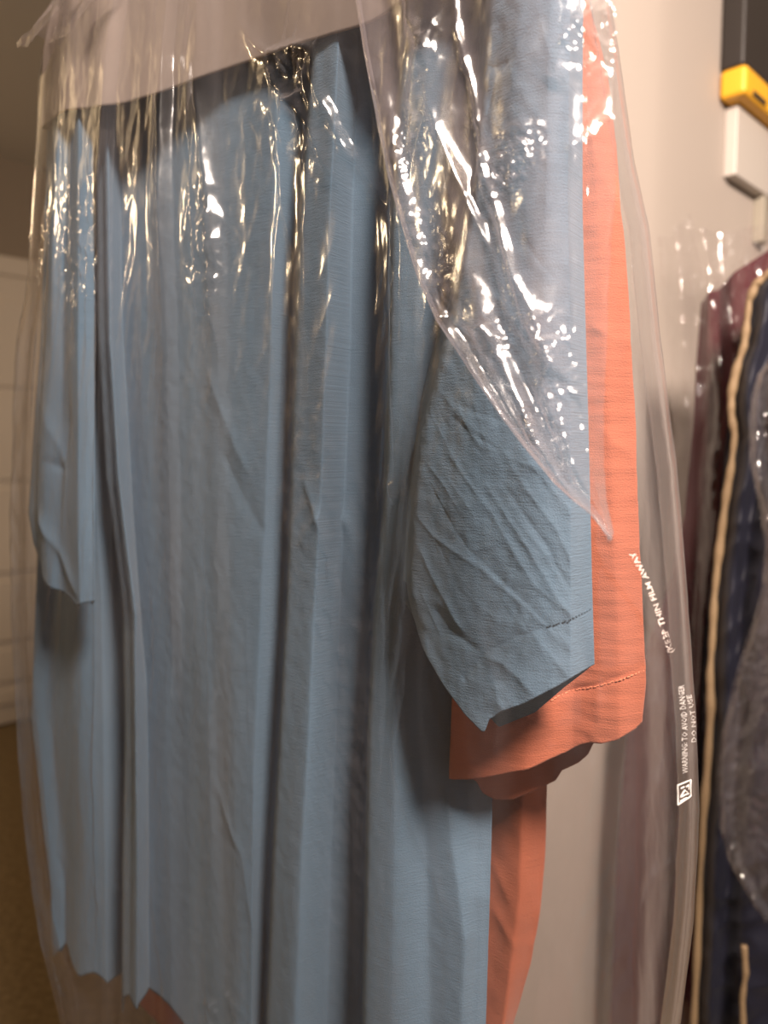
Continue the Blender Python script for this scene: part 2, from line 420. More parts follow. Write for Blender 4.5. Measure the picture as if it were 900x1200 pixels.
body_cr = creases([
  (((30+450,800),(500,900),(535,1010)), .0012, .004),
  (((410,900),(425,960),(418,1040)), -.001, .004),
  (((390,600),(400,640),(392,700)), .001, .004),
  (((240,430),(300,560)), .0012, .005), (((260,520),(320,640)), -.001, .005),
  (((370,560),(395,620)), .0015, .003), (((365,640),(392,600)), .0012, .003),
  (((250,920),(290,1000),(300,1090)), .0012, .004),
], 0)
S, O, Z, ks = bl.grid(.0018, 420, lambda S,Z,O,k,v: body_disp(S,Z,O,k,v) + body_cr(S, Z), blur=2)
solid(link('shirt_body', mesh_from_grid(S, O, Z, True), M_blue, bs), .0006)

# right sleeve (near the camera)
sl_cols = [
 L(.010, (566,-10),(556,100),(546,230),(524,350),(503,430),(484,510),(473,590),(468,690)),
 L(.037, (580,-10),(572,100),(560,230),(540,350),(520,430),(500,510),(490,590),(486,700),(500,740)),
 L(.041, (612,-10),(606,100),(600,230),(588,350),(572,430),(560,510),(550,590),(545,700),(560,830)),
 L(.039, (645,-10),(642,100),(640,230),(636,350),(630,430),(622,510),(616,590),(612,700),(620,830)),
 L(.033, (668,-10),(666,100),(665,230),(667,350),(667,430),(668,510),(668,590),(668,700),(668,800)),
 L(.016, (684,-10),(683,100),(683,250),(687,400),(690,500),(692,590),(694,680),(697,780)),
 L(.010, (678,-10),(676,250),(680,500),(682,650),(690,790)),
 L(.010, (620,-10),(600,400),(570,600),(590,840)),
]
bot_f = [(x, y, .03) for x, y in ((463,688),(468,692),(476,712),(482,722),(505,760),(530,798),(556,828),(578,849),(582,849),(586,836),(600,827),(625,818),(660,800),(697,778),(705,776))]
bot_b = [(x, y, .012) for x, y in ((463,688),(482,722),(530,798),(583,853),(625,836),(660,806),(694,780),(705,774))]
sleeve_cr = creases([
  (((480,640),(500,680),(520,712),(540,748)), .0022, .0025),
  (((472,600),(500,630),(560,668),(612,716),(655,770)), .0013, .0014),
  (((510,520),(570,600),(620,690),(660,730)), .0010, .0012),
  (((490,560),(540,640),(600,700),(640,745)), -.0010, .0014),
  (((560,560),(610,640),(640,700),(662,735)), .0013, .0012),
  (((580,560),(630,640),(655,700),(672,732)), -.0012, .0012),
  (((590,540),(640,620),(668,690),(680,722)), .0013, .0012),
  (((600,520),(655,600),(680,670)), .0009, .0012),
  (((640,735),(665,728),(694,714)), -.0012, .0012),
  (((640,737),(600,748),(562,768)), -.0011, .0016),
  (((562,768),(545,790),(535,800)), -.0020, .0020),
  (((562,768),(585,780),(605,800),(618,818)), .0028, .0028),
  (((500,715),(520,740),(562,768)), -.0020, .0025),
  (((575,800),(580,825),(588,838)), .0022, .0025),
  (((640,740),(660,775),(672,795)), .0009, .0012), (((618,745),(640,780),(655,802)), .0010, .0012),
  (((540,650),(575,640),(610,580)), .0008, .0020), (((600,640),(585,700),(575,740)), .0010, .0020),
  (((500,450),(560,520),(640,560)), .0007, .0016), (((520,470),(600,500),(680,600)), -.0006, .0014),
  (((628,8),(600,50),(570,90),(556,140)), -.0016, .0016),
  (((625,10),(640,60),(665,110)), .0012, .0020), (((560,70),(575,72),(590,66)), -.0012, .002),
  (((610,110),(640,160),(648,300)), .0010, .003), (((645,210),(650,300),(672,360)), .0008, .002),
  (((560,330),(590,360),(610,400)), .0008, .002), (((600,540),(650,560),(685,600)), .0008,.0015),
], .044)
rng = random.Random(5); fine = []
for i in range(60):
    x0 = rng.uniform(480, 660); y0 = rng.uniform(250, 720); a = math.radians(rng.choice([48, 55, 60, 62, 66, 40, 120, 100])+rng.uniform(-6, 6)); l = rng.uniform(30, 130)
    x1, y1 = x0+l*math.cos(a), y0+l*math.sin(a)
    fine.append((((x0, y0), ((x0+x1)/2+rng.uniform(-4, 4), (y0+y1)/2), (x1, y1)), rng.choice([1, 1, -1])*rng.uniform(.00025, .0006), .0009))
fine_cr = creases(fine, .044)
def sl_disp(S, Z, O, k, v):
    front = np.clip(np.minimum(k-.1, 5-k)*2, 0, 1)
    x, y = S*math.cos(.9)+Z*math.sin(.9), -S*math.sin(.9)+Z*math.cos(.9)
    return front*(.45*sleeve_cr(S, Z) + .45*fine_cr(S, Z) + .0004*noise(x*22, y*60, 11) + .0004*noise(S*22, Z*12, 12) + .0003*noise(S*200, Z*150, 13))
sl = Loft(sl_cols, lambda s: shoulder(s)-.004, bot_f, closed=True, nb=5.0, bottom_back=bot_b)
S, O, Z, ks = sl.grid(.0008, 800, sl_disp, blur=6)
slo = solid(link('sleeve', mesh_from_grid(S, O, Z, True), M_blue, bs), .0006)
# left sleeve (far end)
sf_cols = [
 L(.012, (112,-120),(84,-20),(66,50),(56,130),(51,300),(46,430),(38,520),(33,600),(40,645)),
 L(.026, (124,-120),(96,-20),(78,50),(68,130),(62,300),(58,430),(52,520),(50,600),(56,670)),
 L(.020, (136,-120),(108,-20),(90,50),(80,130),(76,300),(74,430),(72,600),(74,690)),
 L(.026, (146,-120),(118,-20),(100,50),(94,130),(92,300),(92,430),(92,600),(94,700)),
 L(.014, (156,-120),(128,-20),(114,50),(110,130),(110,300),(111,430),(112,600),(111,708)),
 L(.002, (146,-120),(118,-20),(104,50),(100,130),(100,430),(100,700)),
 L(-.002, (126,-120),(98,-20),(80,50),(70,130),(66,430),(66,690)),
]
sfb = [(x, y, .015) for x, y in ((26,630),(33,634),(42,655),(52,660),(62,676),(80,692),(92,700),(104,709),(112,704),(120,700))]
sf = Loft(sf_cols, lambda s: shoulder(s)-.004, sfb, closed=True)
cr2 = creases([(((50,600),(70,640),(100,700)), .003, .004), (((60,480),(80,560),(75,640)), .002, .004), (((58,540),(75,550),(85,470)), -.002, .004)], .02)
S, O, Z, ks = sf.grid(.0022, 260, lambda S,Z,O,k,v: .001*noise(S*40, Z*10, 21) + cr2(S, Z))
solid(link('sleeve', mesh_from_grid(S, O, Z, True), M_blue, bs), .0006)

def surf_at(loft, disp, k0, k1, px, py):
    """surface point of a loft's front seen at a pixel: search k"""
    best = None
    for k in np.linspace(k0, k1, 90):
        z = np.array([1.2]); 
        for _ in range(4):
            s, o = loft.at(np.array([k]), z); _, zz = sz(px, py, o[0]); z = np.array([zz])
        s, o = loft.at(np.array([k]), z); s2, _ = sz(px, py, o[0])
        e = abs(s2 - s[0])
        if best is None or e < best[0]: best = (e, s[0], o[0], z[0], k)
    return best[1:]
def stitches(name, loft, disp, k0, k1, pl, mat, parent, n, lift=.0006, r=.00035):
    V, F = [], []
    pts = []
    seg = [(pl[i], pl[i+1]) for i in range(len(pl)-1)]
    tot = sum(math.dist(a, b) for a, b in seg)
    def at(d):
        for a, b in seg:
            l = math.dist(a, b)
            if d <= l: return (a[0]+(b[0]-a[0])*d/l, a[1]+(b[1]-a[1])*d/l)
            d -= l
        return pl[-1]
    for i in range(n):
        e = []
        for q in (i/n, (i+.62)/n):
            x, y = at(q*tot); s, o, z, k = surf_at(loft, disp, k0, k1, x, y)
            o += disp(np.array([[s]]), np.array([[z]]), None, np.array([[k]]), 0)[0, 0] + lift
            e.append(pt(s, o, z))
        m = tube(e, r, 5)
        base = len(V); V += [tuple(v.co) for v in m.vertices]; F += [tuple(base+j for j in p.vertices) for p in m.polygons]
        bpy.data.meshes.remove(m)
    me = bpy.data.meshes.new('m'); me.from_pydata(V, [], F); me.update()
    return link(name, me, mat, parent)
stitches('hem_stitching', sl, sl_disp, 1.0, 5.0, [(642,734),(668,726),(694,713)], M_thread, slo, 16)

# ------------------------------------------------------------ peach shirt
ps = empty('hanging_shirt', pt(SC, -.085, .79), 'peach shirt hanging behind the blue shirt, its cuff below the blue cuff', 'shirt')
pb_cols = [
 L(-.070, (170,100),(165,700),(158,1180),(172,1215)),
 L(-.062, (230,100),(225,700),(225,1200)),
 L(-.072, (300,100),(300,700),(300,1200)),
 L(-.062, (400,100),(400,700),(400,1200)),
 L(-.070, (500,60),(500,700),(500,1200)),
 L(-.060, (560,60),(570,700),(572,900),(572,1050),(560,1200),(550,1300)),
 L(-.058, (610,60),(612,700),(612,900),(608,1050),(590,1200),(572,1300)),
 L(-.072, (640,60),(640,600),(641,900),(639,1000),(633,1070),(622,1130),(603,1195),(575,1300)),
 L(-.098, (620,60),(620,600),(625,900),(622,1000),(612,1100),(585,1200)),
 L(-.104, (400,60),(400,1200)),
 L(-.098, (220,60),(220,1200)),
]
pb = Loft(pb_cols, SHn, None, closed=True); zpp = sz(200, 1207, -.066)[1]
pb.zb = lambda s: np.full(np.shape(s), zpp) + .003*np.sin(s*40)
pbc = creases([(((575,1060),(600,1100),(622,1125)), .0012, .003), (((572,1000),(600,1060)), .0008, .003)], -.06)
S, O, Z, ks = pb.grid(.0024, 300, lambda S,Z,O,k,v: .0012*noise(S*26, Z*6, 31) + .0005*noise(S*80, Z*60, 32) + pbc(S, Z))
solid(link('shirt_body', mesh_from_grid(S, O, Z, True), M_peach, ps), .0006)
pr = ((686,-10),(700,40),(712,90),(722,170),(732,280),(740,400),(745,500),(749,600),(753,700),(757,800),(753,850))
psl_cols = [
 L(-.030, (545,-10),(538,400),(533,680)) + L(.002, (530,780),(525,900)),
 L(-.022, (575,-10),(570,400),(564,680)) + L(.005, (562,780),(560,900)),
 L(-.017, (625,-10),(622,400),(618,680)) + L(.000, (617,780),(615,900)),
 L(-.019, (662,-10),(668,400),(672,780),(672,900)),
 L(-.023, (676,-10),(690,90),(702,280),(712,500),(722,700),(726,870)),
 L(-.034, *pr),
 L(-.045, *[(x-12, y) for x, y in pr]),
 L(-.051, (625,-10),(640,400),(650,780),(650,900)),
 L(-.046, (560,-10),(560,400),(556,680)) + L(-.011, (552,780),(552,940)),
]
pbf = [(x, y, -.022) for x, y in ((518,897),(525,897),(560,896),(600,891),(640,886),(668,878),(682,871),(692,869),(705,871),(722,868),(738,860),(750,846),(757,815),(765,780))]
pbb = [(x, y, -.012-.028*min(1, max(0, (x-550)/130))) for x, y in ((518,880),(535,897),(550,906),(560,914),(566,928),(576,938),(590,944),(610,940),(632,930),(642,916),(652,911),(668,902),(682,890),(690,874),(720,860),(757,800))]
psc = creases([(((596,846),(625,832),(664,810),(700,803),(757,784)), -.0013, .0014), (((700,803),(702,850),(690,868)), .0012, .004),
  (((690,380),(715,395),(740,392)), .0012, .003), (((700,600),(720,640),(752,650)), .0010, .004), (((660,850),(640,830)), .0008, .002),
  (((685,130),(700,200),(725,260)), .0015, .003), (((555,820),(562,890)), .0007, .002),(((700,500),(735,540),(742,600)), .0009, .003)], -.02)
def ps_disp(S, Z, O, k, v):
    front = np.clip(np.minimum(k-.1, 5.5-k)*2, 0, 1)
    return front*(psc(S, Z) + .0014*noise(S*24, Z*12, 41) + .0004*noise(S*60, Z*190, 42) + .0010*noise(S*50, Z*30, 43))
pl_ = Loft(psl_cols, lambda s: shoulder(s)-.006, pbf, closed=True, nb=5.5, bottom_back=pbb)
S, O, Z, ks = pl_.grid(.0014, 520, ps_disp, blur=4)
pso = solid(link('sleeve', mesh_from_grid(S, O, Z, True), M_peach, ps), .0006)
stitches('hem_stitching', pl_, ps_disp, .5, 5.3, [(644,822),(664,811),(700,804),(730,796),(756,785)], M_threadp, pso, 26)
# far sleeve of the peach shirt, hidden by the blue one
pf = [L(-.070, (175,130),(170,400),(165,660)), L(-.062, (215,130),(210,400),(205,660)), L(-.072, (250,130),(245,400),(240,660)), L(-.078, (215,130),(210,400),(205,660))]
pfl = Loft(pf, lambda s: shoulder(s)-.006, [(150,660,-.07),(260,650,-.07)], closed=True)
S, O, Z, ks = pfl.grid(.003, 120, lambda S,Z,O,k,v: .0012*noise(S*26, Z*6, 51) + .010)
solid(link('sleeve', mesh_from_grid(S, O-.010, Z, True), M_peach, ps), .0006)

# ------------------------------------------------------------ paper shoulder cape
cape_cols = [
 L(.020, (74,-60),(66,0),(56,30),(50,60),(48,100),(47,150)),
 L(.031, (88,-60),(84,0),(78,60),(76,150)),
 L(.027, (110,-60),(110,60),(112,150)),
 L(.019, (150,-60),(152,60),(156,150)),
 L(.014, (215,-60),(215,60),(215,150)),
 L(.013, (300,-60),(300,60),(300,150)),
 L(.015, (420,-60),(420,20),(420,60)),
 L(.026, (500,-60),(500,20),(500,60)),
 L(.020, (560,-60),(560,20),(560,60)),
 L(-.054, (575,-60),(575,0),(575,60)),
 L(-.056, (420,-60),(420,20),(420,60)),
 L(-.054, (215,-60),(215,60),(215,150)),
 L(-.050, (110,-60),(110,60),(112,150)),
 L(.006, (84,-60),(80,60),(76,150)),
]
cpb = [(x, y, .03) for x, y in ((40,141),(48,139),(62,135),(80,130),(100,126),(120,119),(145,108),(180,91),(240,67),(300,45),(360,27),(415,11),(470,-8),(560,-40),(620,-60))]
cp = Loft(cape_cols, lambda s: shoulder(s)+.012, cpb, closed=True, smooth=.7)
S, O, Z, ks = cp.grid(.0025, 110, lambda S,Z,O,k,v: .0008*noise(S*25, Z*8, 61) + .0003*noise(S*90, Z*20, 62))
cpo = solid(link('paper_cape', mesh_from_grid(S, O, Z, True), M_paper), .0003)
tag(cpo, 'white paper shoulder cover over the top of the blue shirt', 'paper cover')

# ------------------------------------------------------------ clear garment bag around both shirts
gb = empty('garment_bag', pt(SC, -.03, .62), 'clear plastic dry-cleaning bag around the blue and peach shirts', 'garment bag')
RS = ((700,-120),(716,0),(726,60),(744,190),(762,270),(775,400),(795,550),(808,700),(817,850),(820,950),(813,1080),(798,1200),(782,1300))
LS = ((70,-60),(60,20),(47,90),(44,150),(38,230),(34,320),(22,400),(18,480),(15,600),(16,720),(22,850),(30,960),(50,1100),(75,1200),(92,1300))
def sh(P, dx): return [(x+dx, y) for x, y in P]
film_cols = [
 L(.020, *LS),
 L(.040, (100,-60),(82,60),(72,150),(60,320),(48,480),(44,600),(48,850),(70,1100),(100,1300)),
 L(.042, (125,-60),(105,60),(92,150),(86,320),(84,600),(84,850),(95,1100),(120,1300)),
 L(.047, (140,-60),(124,60),(117,150),(120,400),(118,700),(118,1100),(122,1300)),
 L(.038, (160,-60),(140,60),(134,150),(136,400),(134,700),(134,1100),(140,1300)),
 L(.038, (186,-60),(176,60),(172,150),(174,400),(174,700),(176,1100),(178,1300)),
 L(.043, (200,-60),(190,60),(188,150),(192,400),(196,700),(200,1100),(206,1300)),
 L(.036, (212,-60),(204,60),(206,150),(212,400),(216,700),(222,1100),(226,1300)),
 L(.042, (236,-60),(228,60),(234,150),(246,400),(250,700),(246,1100),(250,1300)),
 L(.034, (262,-60),(262,150),(275,400),(275,700),(270,1100),(270,1300)),
 L(.034, (320,-60),(320,150),(320,400),(320,700),(320,1300)),
 L(.040, (380,-60),(380,150),(390,400),(380,700),(380,1300)),
 L(.036, (430,-60),(440,200),(440,500),(430,900),(430,1300)),
 L(.056, (500,-60),(500,200),(500,500),(490,900),(490,1300)),
 L(.062, (580,-60),(570,200),(570,500),(560,900),(560,1300)),
 L(.063, (650,-60),(640,200),(640,500),(630,900),(630,1300)),
 L(.054, (685,-60),(690,200),(696,500),(702,780),(690,900),(680,1300)),
 [(x, y, o) for (x, y), o in zip(sh(RS, -24), [.03]*13)],
 L(-.012, *RS),
 L(-.070, *sh(RS, -14)),
 L(-.125, (660,-60),(700,300),(735,600),(745,900),(740,1300)),
 L(-.130, (560,-60),(560,600),(560,1300)),
 L(-.125, (380,-60),(380,600),(380,1300)),
 L(-.118, (240,-60),(240,600),(240,1300)),
 L(-.075, (140,-60),(120,600),(130,1300)),
 L(-.015, *sh(LS, 14)),
]
vlines = creases([
  (((182,120),(186,250),(192,330),(196,600),(200,1000)), .0022, .0018),
  (((120,140),(122,300),(119,600),(118,1100)), .0030, .0020),
  (((222,70),(232,180),(244,300),(250,480)), .0022, .0018),
  (((80,150),(84,250),(90,330),(86,420)), .0030, .0030),
  (((96,200),(98,300),(94,390)), .0022, .0020), (((106,160),(108,300),(104,420)), .0018, .0020),
  (((212,190),(222,300),(228,380)), .0022, .0020), (((236,230),(240,330),(246,400)), .0016, .0014),
  (((205,130),(214,250),(220,340)), -.0016, .0018),
  (((46,200),(40,300),(30,400),(26,520)), .0022, .0020), (((54,240),(52,320),(46,400)), .0018, .0016),
  (((265,18),(285,45),(300,55),(340,52),(366,60),(375,90)), .0040, .0030),
  (((300,55),(318,62),(335,80)), .003, .002), (((300,60),(310,90),(330,120),(352,105),(360,60)), .0035, .0028),
  (((322,112),(345,125),(362,150),(375,185),(392,215)), .0035, .0030),
  (((360,60),(368,100),(385,140),(400,175),(425,210),(455,250)), .0035, .0030),
  (((378,95),(395,145),(415,180)), -.002, .002),
  (((305,70),(312,150),(320,240),(330,300)), .0018, .0025),
  (((457,230),(462,330),(458,430),(462,580)), .0022, .0020),
  (((452,560),(458,580),(466,588)), .003, .002),
  (((235,600),(245,900),(250,1200)), .0018, .0020), (((275,700),(285,1000),(275,1200)), .0014, .0020),
  (((120,800),(118,1000),(128,1150)), .0016, .0020),
  (((740,180),(752,240),(764,300),(768,380),(790,500)), .0022, .0018),
  (((728,120),(735,230),(745,320),(740,400)), .0018, .0016),
  (((770,740),(776,900),(768,1000),(745,1100),(738,1200)), .0012, .0014),
  (((742,1090),(760,1040),(800,1015)), .0012, .0016),
  (((705,620),(740,700),(775,780),(806,860)), .0016, .0014),
  (((395,500),(420,620),(425,800),(415,1000)), .0012, .0020), (((350,560),(390,700),(395,900)), .0010, .0020),
  (((450,860),(500,960),(560,1080)), .0010, .002), (((520,960),(545,1080),(540,1180)), .0012, .002),
  (((585,720),(610,800),(600,900)), .0010, .002), (((640,1000),(680,1120),(690,1200)), .0010, .002),
  (((30,950),(50,1060),(90,1180)), .0020, .003), (((60,640),(50,720),(30,800)), .0016, .003),
], .045, .6)
pats = [(patch(*a), amp, sc, sd) for a, amp, sc, sd in (
  ((90,300,26,75,0,.045), .0020, 70, 1), ((232,300,22,80,0,.045), .0018, 75, 2), ((42,300,12,45,0,.03), .0018, 75, 3),
  ((122,330,6,60,0,.045), .0012, 80, 4),
  ((345,110,55,60,0,.04), .0018, 60, 5), ((385,170,30,60,35,.04), .0014, 70, 6),
  ((610,185,28,34,-30,.06), .0016, 120, 7), ((660,440,24,60,20,.06), .0012, 110, 8),
  ((458,330,8,150,0,.045), .0016, 60, 9), ((752,250,14,90,10,.0), .0014, 90, 10), ((712,60,16,60,0,.03), .0018, 90, 11),
  ((400,900,45,260,0,.04), .0007, 90, 12), ((380,620,60,150,0,.04), .0007, 90, 13), ((550,560,60,120,0,.06), .0003, 60, 14),
  ((85,1160,40,30,0,.03), .0016, 110, 15), ((130,1040,10,20,0,.04), .0015, 110, 16),
  ((262,1190,22,30,0,.04), .0020, 90, 17))]
def film_disp(S, Z, O, k, v):
    e = np.clip(np.abs(k)*1.5, 0, 1)
    d = .0016*noise(S*16, Z*3.2, 71) + .0011*ridged(S*34+noise(S*6, Z*5, 76)*.9, Z*5, 72) + .0005*ridged(S*70+Z*18, Z*20, 73)
    d = d + .00022*noise(S*170, Z*90, 74)
    mf = np.clip(18.2-k, 0, 1)
    c = vlines(S, Z)
    for f, amp, sc, sd in pats:
        m = f(S, Z)
        if (m > .02).any(): c = c + m*amp*(ridged(S*sc, Z*sc*.75, sd*3.1) + .5*ridged(S*sc*2.1, Z*sc*1.5, sd*5.3))
    return e*(d + mf*c)
fl = Loft(film_cols, lambda s: shoulder(s)+.022, None, closed=True, smooth=.8)
fl.zb = lambda s: .60 + .006*np.sin(s*60)
S, O, Z, ks = fl.grid(.00125, 900, film_disp)
link('film', mesh_from_grid(S, O, Z, True), M_film, gb)

# loose double layer of film hanging over the near sleeve
E = [(398,-90),(415,-10),(425,60),(438,125),(453,205),(470,265),(488,325),(510,375),(535,412),(560,450),(585,487),(610,520),(650,568),(692,604),(713,628)]
Rr = [(716,-90),(722,-10),(724,60),(724,125),(722,205),(719,265),(716,325),(714,375),(712,412),(711,450),(710,487),(710,520),(712,568),(716,604),(722,628)]
def mid(f): return [(a[0]*(1-f)+b[0]*f, a[1]) for a, b in zip(E, Rr)]
fold_cols = [L(.064, *[(x+7, y) for x, y in E]), L(.067, *[(x+2, y) for x, y in E]), L(.072, *[(x+1, y) for x, y in E]), L(.078, *[(x+5, y) for x, y in E]),
  L(.074, *mid(.12)), L(.080, *mid(.26)), L(.074, *mid(.42)), L(.079, *mid(.6)), L(.073, *mid(.8)), L(.060, *Rr)]
fcr = creases([
  (((531,-40),(540,40),(556,100),(574,200),(600,290),(625,375),(655,420),(690,478)), .0032, .0016),
  (((480,-40),(488,30),(508,66),(496,80),(492,100),(488,180),(496,260)), .0036, .0024),
  (((500,80),(520,150),(548,220),(575,290),(600,360),(626,410)), .0026, .0016),
  (((566,170),(575,230),(590,270),(600,300),(640,380),(686,470)), .0024, .0018),
  (((455,110),(470,190),(490,260),(520,335),(540,370)), .0028, .0024),
  (((690,-20),(676,30),(662,50),(654,90),(645,104)), .0034, .0022),
  (((574,175),(562,215),(572,262)), .0022, .0018),
  (((510,375),(540,372),(560,385),(600,398)), .0026, .0022),
  (((600,398),(640,470),(680,560),(704,606)), .0020, .0018),
  (((700,120),(690,150),(672,170),(678,215)), .0022, .0016),
  (((560,160),(555,230),(580,270)), -.0016, .002), (((422,20),(432,80),(441,110)), .0024, .0018),
  (((470,130),(480,200),(505,270),(515,350)), -.002, .003),
  (((620,500),(650,540),(690,600)), .0020, .0018), (((640,440),(655,480),(688,560)), .0018, .0016),
], .075, .6)
fp = [(patch(*a), amp, sc, sd) for a, amp, sc, sd in (
  ((488,150,20,70,-10,.075), .0026, 95, 21), ((508,60,18,40,0,.075), .0018, 90, 22), ((608,190,26,40,-35,.075), .0034, 130, 23),
  ((658,430,26,55,20,.075), .0026, 120, 24), ((655,520,34,60,30,.075), .0026, 90, 25), ((500,300,26,70,10,.075), .0026, 85, 26),
  ((590,395,50,26,10,.075), .0015, 90, 27), ((690,30,24,50,-25,.075), .0032, 120, 28), ((560,150,14,20,0,.075), .0012, 120, 29),
  ((540,330,22,40,20,.075), .0008, 110, 30))]
def fold_disp(S, Z, O, k, v):
    e = np.clip((k-2)*.7, 0, 1)
    d = .0014*ridged(S*22 + Z*12, Z*5 - S*2, 81) + .0010*ridged(S*50+Z*25, Z*12, 82) + .0003*noise(S*160, Z*140, 83)
    c = fcr(S, Z)
    for f, amp, sc, sd in fp:
        m = f(S, Z)
        if (m > .02).any(): c = c + m*amp*(.5*ridged(S*sc, Z*sc*.8, sd*3.1) + .4*ridged(S*sc*2.2, Z*sc*1.7, sd*5.3) + .2*noise(S*sc*4, Z*sc*3.3, sd*7.7))
    return e*(c + d) + (1-e)*.0006*noise(S*60, Z*40, 84)
fo = Loft(fold_cols, lambda s: shoulder(s)+.010, [(430,260,.07),(510,377,.07),(560,452,.07),(612,522,.07),(650,569,.07),(692,605,.07),(712,626,.07),(730,632,.07)], smooth=.8)
S, O, Z, ks = fo.grid(.0008, 760, fold_disp)
link('loose_fold', mesh_from_grid(S, O, Z, False), M_fold, gb)

# pointed corner of film sticking out at the top left
tipc = [L(.030, (78,-30),(50,20),(21,50)), L(.042, (94,-30),(66,18),(34,52)), L(.030, (112,-30),(84,18),(56,50)), L(.042, (130,-30),(104,20),(80,48)), L(.026, (150,-30),(124,10),(104,40))]
tp = Loft(tipc, lambda s: np.full(np.shape(s), sz(90, -28, .035)[1]), [(18,51,.035),(24,52,.035),(45,48,.035),(62,45,.035),(78,42,.035),(104,26,.035),(120,10,.035)], smooth=.8)
S, O, Z, ks = tp.grid(.0014, 110, lambda S,Z,O,k,v: .0016*ridged(S*45+Z*30, Z*20, 91))
link('film_corner', mesh_from_grid(S, O, Z, False), M_fold, gb)

# printed warning and recycling mark
def film_point(px, py, lift=.0010):
    b = surf_at_fast(px, py)
    return b + N*lift
_kk = np.linspace(15, 18, 160)
def surf_at_fast(px, py):
    z = np.full(_kk.shape, sz(px, py, .02)[1])
    for _ in range(4):
        s, o = fl.at(_kk, z); z = np.array([sz(px, py, q)[1] for q in o])
    s, o = fl.at(_kk, z); s2 = np.array([sz(px, py, q)[0] for q in o])
    j = int(np.argmin(np.abs(s2-s)))
    d = film_disp(np.array([[s[j]]]), np.array([[z[j]]]), None, np.array([[_kk[j]]]), 0)[0, 0]
    return pt(s[j], o[j]+d, z[j])
def print_text(name, txt, path, height, mat, parent, lift=.0014, gap=1.0):
    c = bpy.data.curves.new('t', 'FONT'); c.body = txt; c.size = 1; c.resolution_u = 1; c.space_character = gap
    c.offset = .012
    to = bpy.data.objects.new('t', c); scene.collection.objects.link(to)
    me = bpy.data.meshes.new_from_object(to.evaluated_get(bpy.context.evaluated_depsgraph_get()))
    bpy.data.objects.remove(to)
    xs = [v.co.x for v in me.vertices]; W = max(xs)
    seg = [(path[i], path[i+1]) for i in range(len(path)-1)]; tot = sum(math.dist(a, b) for a, b in seg)
    base = {}
    def along(f):
        d = f*tot
        for a, b in seg:
            l = math.dist(a, b)
            if d <= l or (a, b) == seg[-1]:
                ux, uy = (b[0]-a[0])/l, (b[1]-a[1])/l
                return a[0]+ux*d, a[1]+uy*d, ux, uy
            d -= l
    for v in me.vertices:
        x, y, ux, uy = along(min(1, max(0, v.co.x/W)))
        # letters rise to the left of the reading direction
        q = v.co.y*height/.72
        P = film_point(x + uy*q, y - ux*q, lift)
        v.co = Vector(P)
    for p in me.polygons: p.use_smooth = False
    return link(name, me, mat, parent)
print_text('printed_warning', 'WARNING: TO AVOID DANGER', [(808,904),(808,850),(804,800)], 6.5, M_ink, gb)
print_text('printed_warning', 'DO NOT USE', [(818,868),(817,840),(812,812)], 5.5, M_ink, gb)
print_text('printed_warning', '(KEEP THIN FILM AWAY', [(794,762),(778,715),(762,672),(746,645)], 6.5, M_ink2, gb)
sym = []
pa = [(796,918),(811,912),(811,931),(796,941)]
def strip(P, r=.00035, close=True):
    Q = []
    P = list(P) + ([P[0]] if close else [])
    for a, b in zip(P, P[1:]):
        for i in range(4): Q.append((a[0]+(b[0]-a[0])*i/4, a[1]+(b[1]-a[1])*i/4))
    Q.append(P[-1]); return [film_point(x, y, .0016) for x, y in Q]
V, F = [], []
for P, cl in ((pa, True), ([(799,932),(804,924),(808,928)], True), ([(800,922),(803,920)], False), ([(806,920),(809,918),(809,923)], False), ([(799,937),(806,933)], False)):
    m = tube(strip(P, close=cl), .00032, 5); b = len(V)
    V += [tuple(v.co) for v in m.vertices]; F += [tuple(b+j for j in p.vertices) for p in m.polygons]; bpy.data.meshes.remove(m)
me = bpy.data.meshes.new('m'); me.from_pydata(V, [], F); me.update(); link('recycling_mark', me, M_ink, gb)

# ------------------------------------------------------------ garments further along the closet
def flat_top(z): return lambda s: np.full(np.shape(s), z)
bg = empty('hanging_garment', pt(.05, -.72, .65), 'burgundy garment hanging in hazy film left of the navy jacket', 'garment')
bcols = [
 L(-.70, (822,352),(816,420),(812,500),(803,600),(785,680),(757,760),(735,850),(722,1000),(715,1200),(715,1500)),
 L(-.685, (832,345),(830,500),(822,600),(810,700),(790,800),(770,1000),(765,1300)),
 L(-.70, (842,345),(842,500),(840,600),(835,700),(820,800),(800,1000),(795,1300)),
 L(-.68, (860,345),(860,600),(860,800),(850,1000),(845,1300)),
 L(-.69, (900,345),(900,800),(900,1300)), L(-.69, (960,300),(960,800),(960,1300)),
 L(-.76, (940,345),(940,800),(940,1300)), L(-.76, (850,345),(835,800),(800,1300)),
]
sA, zA = sz(820, 356, -.70); sB, zB = sz(896, 300, -.70)
topb = lambda s: zA + (zB-zA)*np.clip((s-sA)/(sB-sA), 0, 1.3)
bL = Loft(bcols, topb, None, closed=True); bL.zb = lambda s: np.full(np.shape(s), .34)
S, O, Z, ks = bL.grid(.004, 200, lambda S,Z,O,k,v: .003*noise(S*22, Z*6, 101))
solid(link('cloth', mesh_from_grid(S, O, Z, True), M_burg, bg), .001)
bb = empty('garment_bag', pt(.05, -.66, .60), 'hazy film bag over the burgundy garment beside the navy jacket', 'garment bag')
